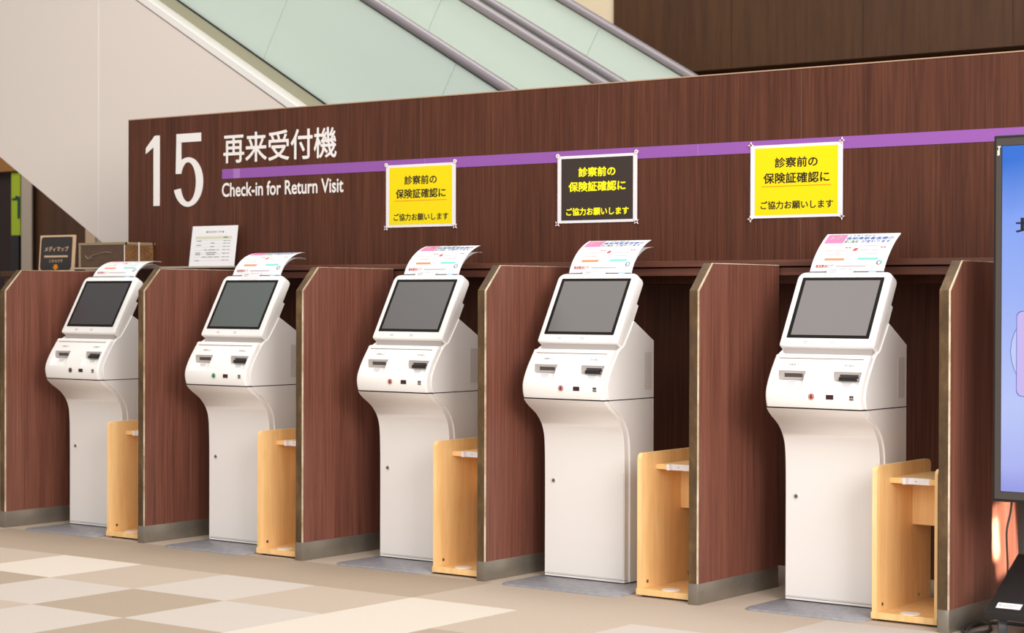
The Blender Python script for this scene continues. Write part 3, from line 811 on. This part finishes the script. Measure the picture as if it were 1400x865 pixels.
obj('wicker_liner', bx(x0 + .007, x1 - .002, y0 - .002, y0 - .0004, .004, h - .006), grain('dark_wicker', [(.3, lin(62, 40, 22)), (.7, lin(92, 62, 36))], (30, 30, 120), .5, .4), bk, smooth=0)
bm = bmesh.new(); box(bm, x1 + .006, x1 + .007, y0 + .088, y0 + .096, .006, h + .007); box(bm, x1 + .0005, x1 + .004, y0 - .004, y0 - .001, .006, h - .008)
obj('film_glint', bm, mat('film_highlight', lin(226, 216, 206), .2, .5), bk, smooth=0)  # pale strips imitate light glinting on the film edges
obj('film_wrap', bx(x0 - .004, x1 + .004, y0 - .0085, y0 - .0078, .004, h), CLEAR, bk, smooth=0)
for q, pts in enumerate((((-.10, 0, .05), (-.05, -.02, .065), (.03, 0, .078), (.08, .01, .074)), ((-.12, 0, .062), (-.10, -.01, .045), (-.07, 0, .05)))):
    obj('film_fold', tube(bmesh.new(), [(p[0], y0 - .009, p[2] + .0) for p in smooth_path(pts)], .0022, 6), mat('fold_grey%d' % q, lin(128, 116, 94), .3, .5), bk)

cab = empty('low_cabinet', (-1.0, 1.08, 0)); tag(cab, 'dark wooden low cabinet behind the basket-end divider carrying the chalkboard sign', 'cabinet')
obj('carcass', bx(-.36, .36, 0, .40, 0, 1.255), DARKW, cab, smooth=0); obj('top_board', bx(-.38, .38, -.02, .42, 1.255, 1.285), DARKW, cab, smooth=0, bevel=.003)
for x in (-.34, .005):
    dr = obj('door', bx(x, x + .335, -.018, -.001, .06, 1.23), DARKW, cab, smooth=0)
    obj('handle', cy((x + (.30 if x < -.1 else .035), -.018, .75), (0, -1, 0), .012, .02), CHROME, dr)
cb = empty('chalkboard_sign', (-.994, 1.15, 1.285)); cb.rotation_euler = (math.radians(-4), 0, 0)
tag(cb, 'small framed chalkboard sign with an orange arrow, standing above the basket-end divider', 'sign')
w2, h2 = .146, .206
bm = bmesh.new()
for q in ((-w2, w2, 0, .009), (-w2, w2, h2 - .012, h2), (-w2, -w2 + .012, .009, h2 - .012), (w2 - .012, w2, .009, h2 - .012)): box(bm, q[0], q[1], -.008, .008, q[2], q[3])
obj('frame', bm, CHALKW, cb, smooth=0)
obj('board', pr(rrect(-w2 + .011, w2 - .011, .006, h2 - .010, .022), 'y', -.0088, .004), CHALK, cb, smooth=0)
text('chalk_lettering', 'メディマップ', -.100, .106, .112, .142, -.0095, CHALKW, cb, .02)
bm = bmesh.new()
xx = -.10
while xx < .10:
    wd = random.uniform(.008, .016); box(bm, xx, min(xx + wd, .105), -.0097, -.0086, .079, .090); xx += wd + .002
obj('chalk_line', bm, CHALKW, cb, smooth=0)
text('chalk_lettering', 'こちらです', -.056, .062, .050, .067, -.0095, CHALKW, cb, .01)
obj('arrow', pr([(-.013, .038), (.017, .038), (.017, .024), (.030, .024), (.002, .006), (-.026, .024), (-.013, .024)], 'y', -.0098, -.0086), ARROW, cb, smooth=0)

# ------------------------------------------------------------------ portrait display on its wheeled stand
tv = empty('display_stand', (5.153, 0, 0))
tag(tv, 'black portrait digital display on a wheeled stand with a glowing blue screen', 'display')
TW, TB, TT = .66, .461, 1.686
cs = obj('display_case', bx(0, TW, .004, .062, TB, TT), BLACKM, tv, smooth=30, bevel=.004)
bm = bmesh.new()
b_ = .029
for q in ((.010, TW - .010, TB + .010, TB + .034), (.010, TW - .010, TT - .034, TT - .010), (.010, b_, TB + .034, TT - .034), (TW - b_, TW - .010, TB + .034, TT - .034)):
    box(bm, q[0], q[1], 0, .006, q[2], q[3])
bz = obj('bezel', bm, BEZEL, cs, smooth=0)
obj('maker_mark', pr([(.0145, TT - .068), (.0225, TT - .066), (.0225, TT - .040), (.0265, TT - .040), (.0265, TT - .036), (.0150, TT - .036), (.0150, TT - .040), (.0185, TT - .040), (.0185, TT - .050), (.0145, TT - .050)], 'y', -.0006, .0002), mat('mark_pale', lin(214, 206, 194), .5, .3), cs, smooth=0)
scr = obj('screen', bx(b_ + .002, TW - b_ - .002, .002, .006, TB + .036, TT - .036), SIGNAGE, cs, smooth=0)
obj('screen_edge', bx(b_, TW - b_, .003, .0065, TB + .034, TT - .034), BLACKP, cs, smooth=0)
glow_ink = mat('screen_ink', lin(24, 26, 40), .4, .3)
text('screen_lettering', '地域医療', .079, .58, TT - .336, TT - .276, .0012, glow_ink, scr, .012)
lav = mat('screen_lavender', (0, 0, 0, 1), .4, .3, emit=lin(206, 188, 246), estr=.68)
lin_ = mat('screen_line', (0, 0, 0, 1), .4, .3, emit=lin(104, 118, 196), estr=.62)
bub = mat('screen_bubble', (0, 0, 0, 1), .4, .3, emit=lin(196, 208, 252), estr=.68)
zc = .95
def ell(cx, cz, a, b, n=40): return [(cx + a * math.cos(2 * math.pi * k / n), cz + b * math.sin(2 * math.pi * k / n)) for k in range(n)]
obj('screen_bubble', pr(ell(.33, zc + .015, .268, .20), 'y', .0014, .0025), lin_, scr, smooth=0)
obj('screen_bubble', pr(ell(.33, zc + .015, .2655, .1975), 'y', .0010, .0016), bub, scr, smooth=0)
obj('screen_card', pr(rrect(.0835, .58, zc - .135, zc + .150, .02), 'y', .0006, .0012), lin_, scr, smooth=0)
obj('screen_card', pr(rrect(.086, .577, zc - .1325, zc + .1475, .02), 'y', .0003, .0008), lav, scr, smooth=0)
bm = bmesh.new()
obj('post', bx(.0, .022, .226, .25, .09, 1.30), BEZEL, tv, smooth=0, bevel=.002)
obj('post', bx(TW - .022, TW, .226, .25, .09, 1.30), BEZEL, tv, smooth=0, bevel=.002)
obj('mount_bracket', bx(.0, TW, .226, .246, .80, 1.22), BLACKM, tv, smooth=0, bevel=.002)
for x in (.15, TW - .19): obj('bracket_arm', bx(x, x + .04, .062, .226, .82, 1.2), BLACKM, tv, smooth=0)
# sloping foot cover
fc = obj('foot_cover', pr([(-.055, .074), (-.055, .097), (.222, .263), (.222, .235)], 'x', .0, TW), BLACKM, tv, smooth=30, bevel=.004)
obj('base_frame', bx(.004, TW - .004, -.045, .40, .074, .088), BLACKM, tv, smooth=0, bevel=.002)
obj('upright', bx(.05, .09, .17, .21, .088, .225), BLACKM, tv, smooth=0); obj('upright', bx(TW - .09, TW - .05, .17, .21, .088, .225), BLACKM, tv, smooth=0)
sl = Vector((0, .277, .166)).normalized(); nn_ = Vector((0, -sl.z, sl.y))
bm = bmesh.new(); o0 = Vector((.030, -.055, .097)) + sl * .026
q = [o0 + Vector((dx, 0, 0)) + sl * t + nn_ * k for k in (.0003, .0012) for dx, t in ((0, 0), (.085, 0), (.085, .028), (0, .028))]
v = [bm.verts.new(p) for p in q]
for f in ((0, 1, 2, 3), (7, 6, 5, 4), (0, 4, 5, 1), (1, 5, 6, 2), (2, 6, 7, 3), (3, 7, 4, 0)): bm.faces.new([v[k] for k in f])
st = obj('sticker', bm, FILM, fc, smooth=0)
bm = bmesh.new()
for k, (xa, xb) in enumerate(((.006, .016), (.022, .070), (.022, .058))):
    t0 = (.010, .015, .008)[k]; t1 = t0 + (.009 if k == 0 else .003)
    v = [bm.verts.new(o0 + Vector((dx, 0, 0)) + sl * t + nn_ * .0016) for dx, t in ((xa, t0), (xb, t0), (xb, t1), (xa, t1))]; bm.faces.new(v)
obj('sticker_print', bm, PGREY, st, smooth=0)
for (x, y, rz) in ((.016, .055, 25), (TW - .03, .055, 40), (.016, .38, 70), (TW - .03, .38, 10)):
    a = math.radians(rz); d = Vector((math.cos(a), math.sin(a), 0)); c = Vector((x, y, .036))
    bm = bmesh.new(); cyl(bm, c - d * .014, d, .0355, .028, n=28)
    cw = obj('caster', bm, mat('caster_grey', lin(96, 94, 96), .4, .5), tv, smooth=40, bevel=.003)
    obj('caster_cap', cy(c + d * .0142, d, .024, .0015, n=24), mat('caster_cap_grey', lin(128, 126, 128), .4, .5), cw)
    obj('caster_fork', cy((x, y, .068), (0, 0, 1), .009, .012, n=12), CHROME, cw)

cd = tag(obj('power_cord', tube(bmesh.new(), smooth_path([(5.198, .066, .475), (5.19, .07, .42), (5.175, .075, .36), (5.165, .10, .31), (5.147, .15, .24), (5.135, .18, .16), (5.12, .20, .02)]), .0038), CORD), 'thin grey cord hanging down from the underside of the portrait display', 'cord')
tag(obj('floor_cable', tube(bmesh.new(), smooth_path([(5.60, .36, .007), (5.35, .40, .007), (5.17, .30, .007), (5.09, .29, .007), (5.03, .25, .007), (5.013, .15, .007), (5.022, .06, .007), (5.07, .02, .007), (5.10, .10, .007), (5.06, .20, .013), (5.028, .19, .016), (5.035, .09, .012), (5.09, -.03, .007), (5.22, -.02, .007), (5.5, .16, .007)], 10), .0055), CORD), 'grey cable looped on the carpet around the display stand caster', 'cable')
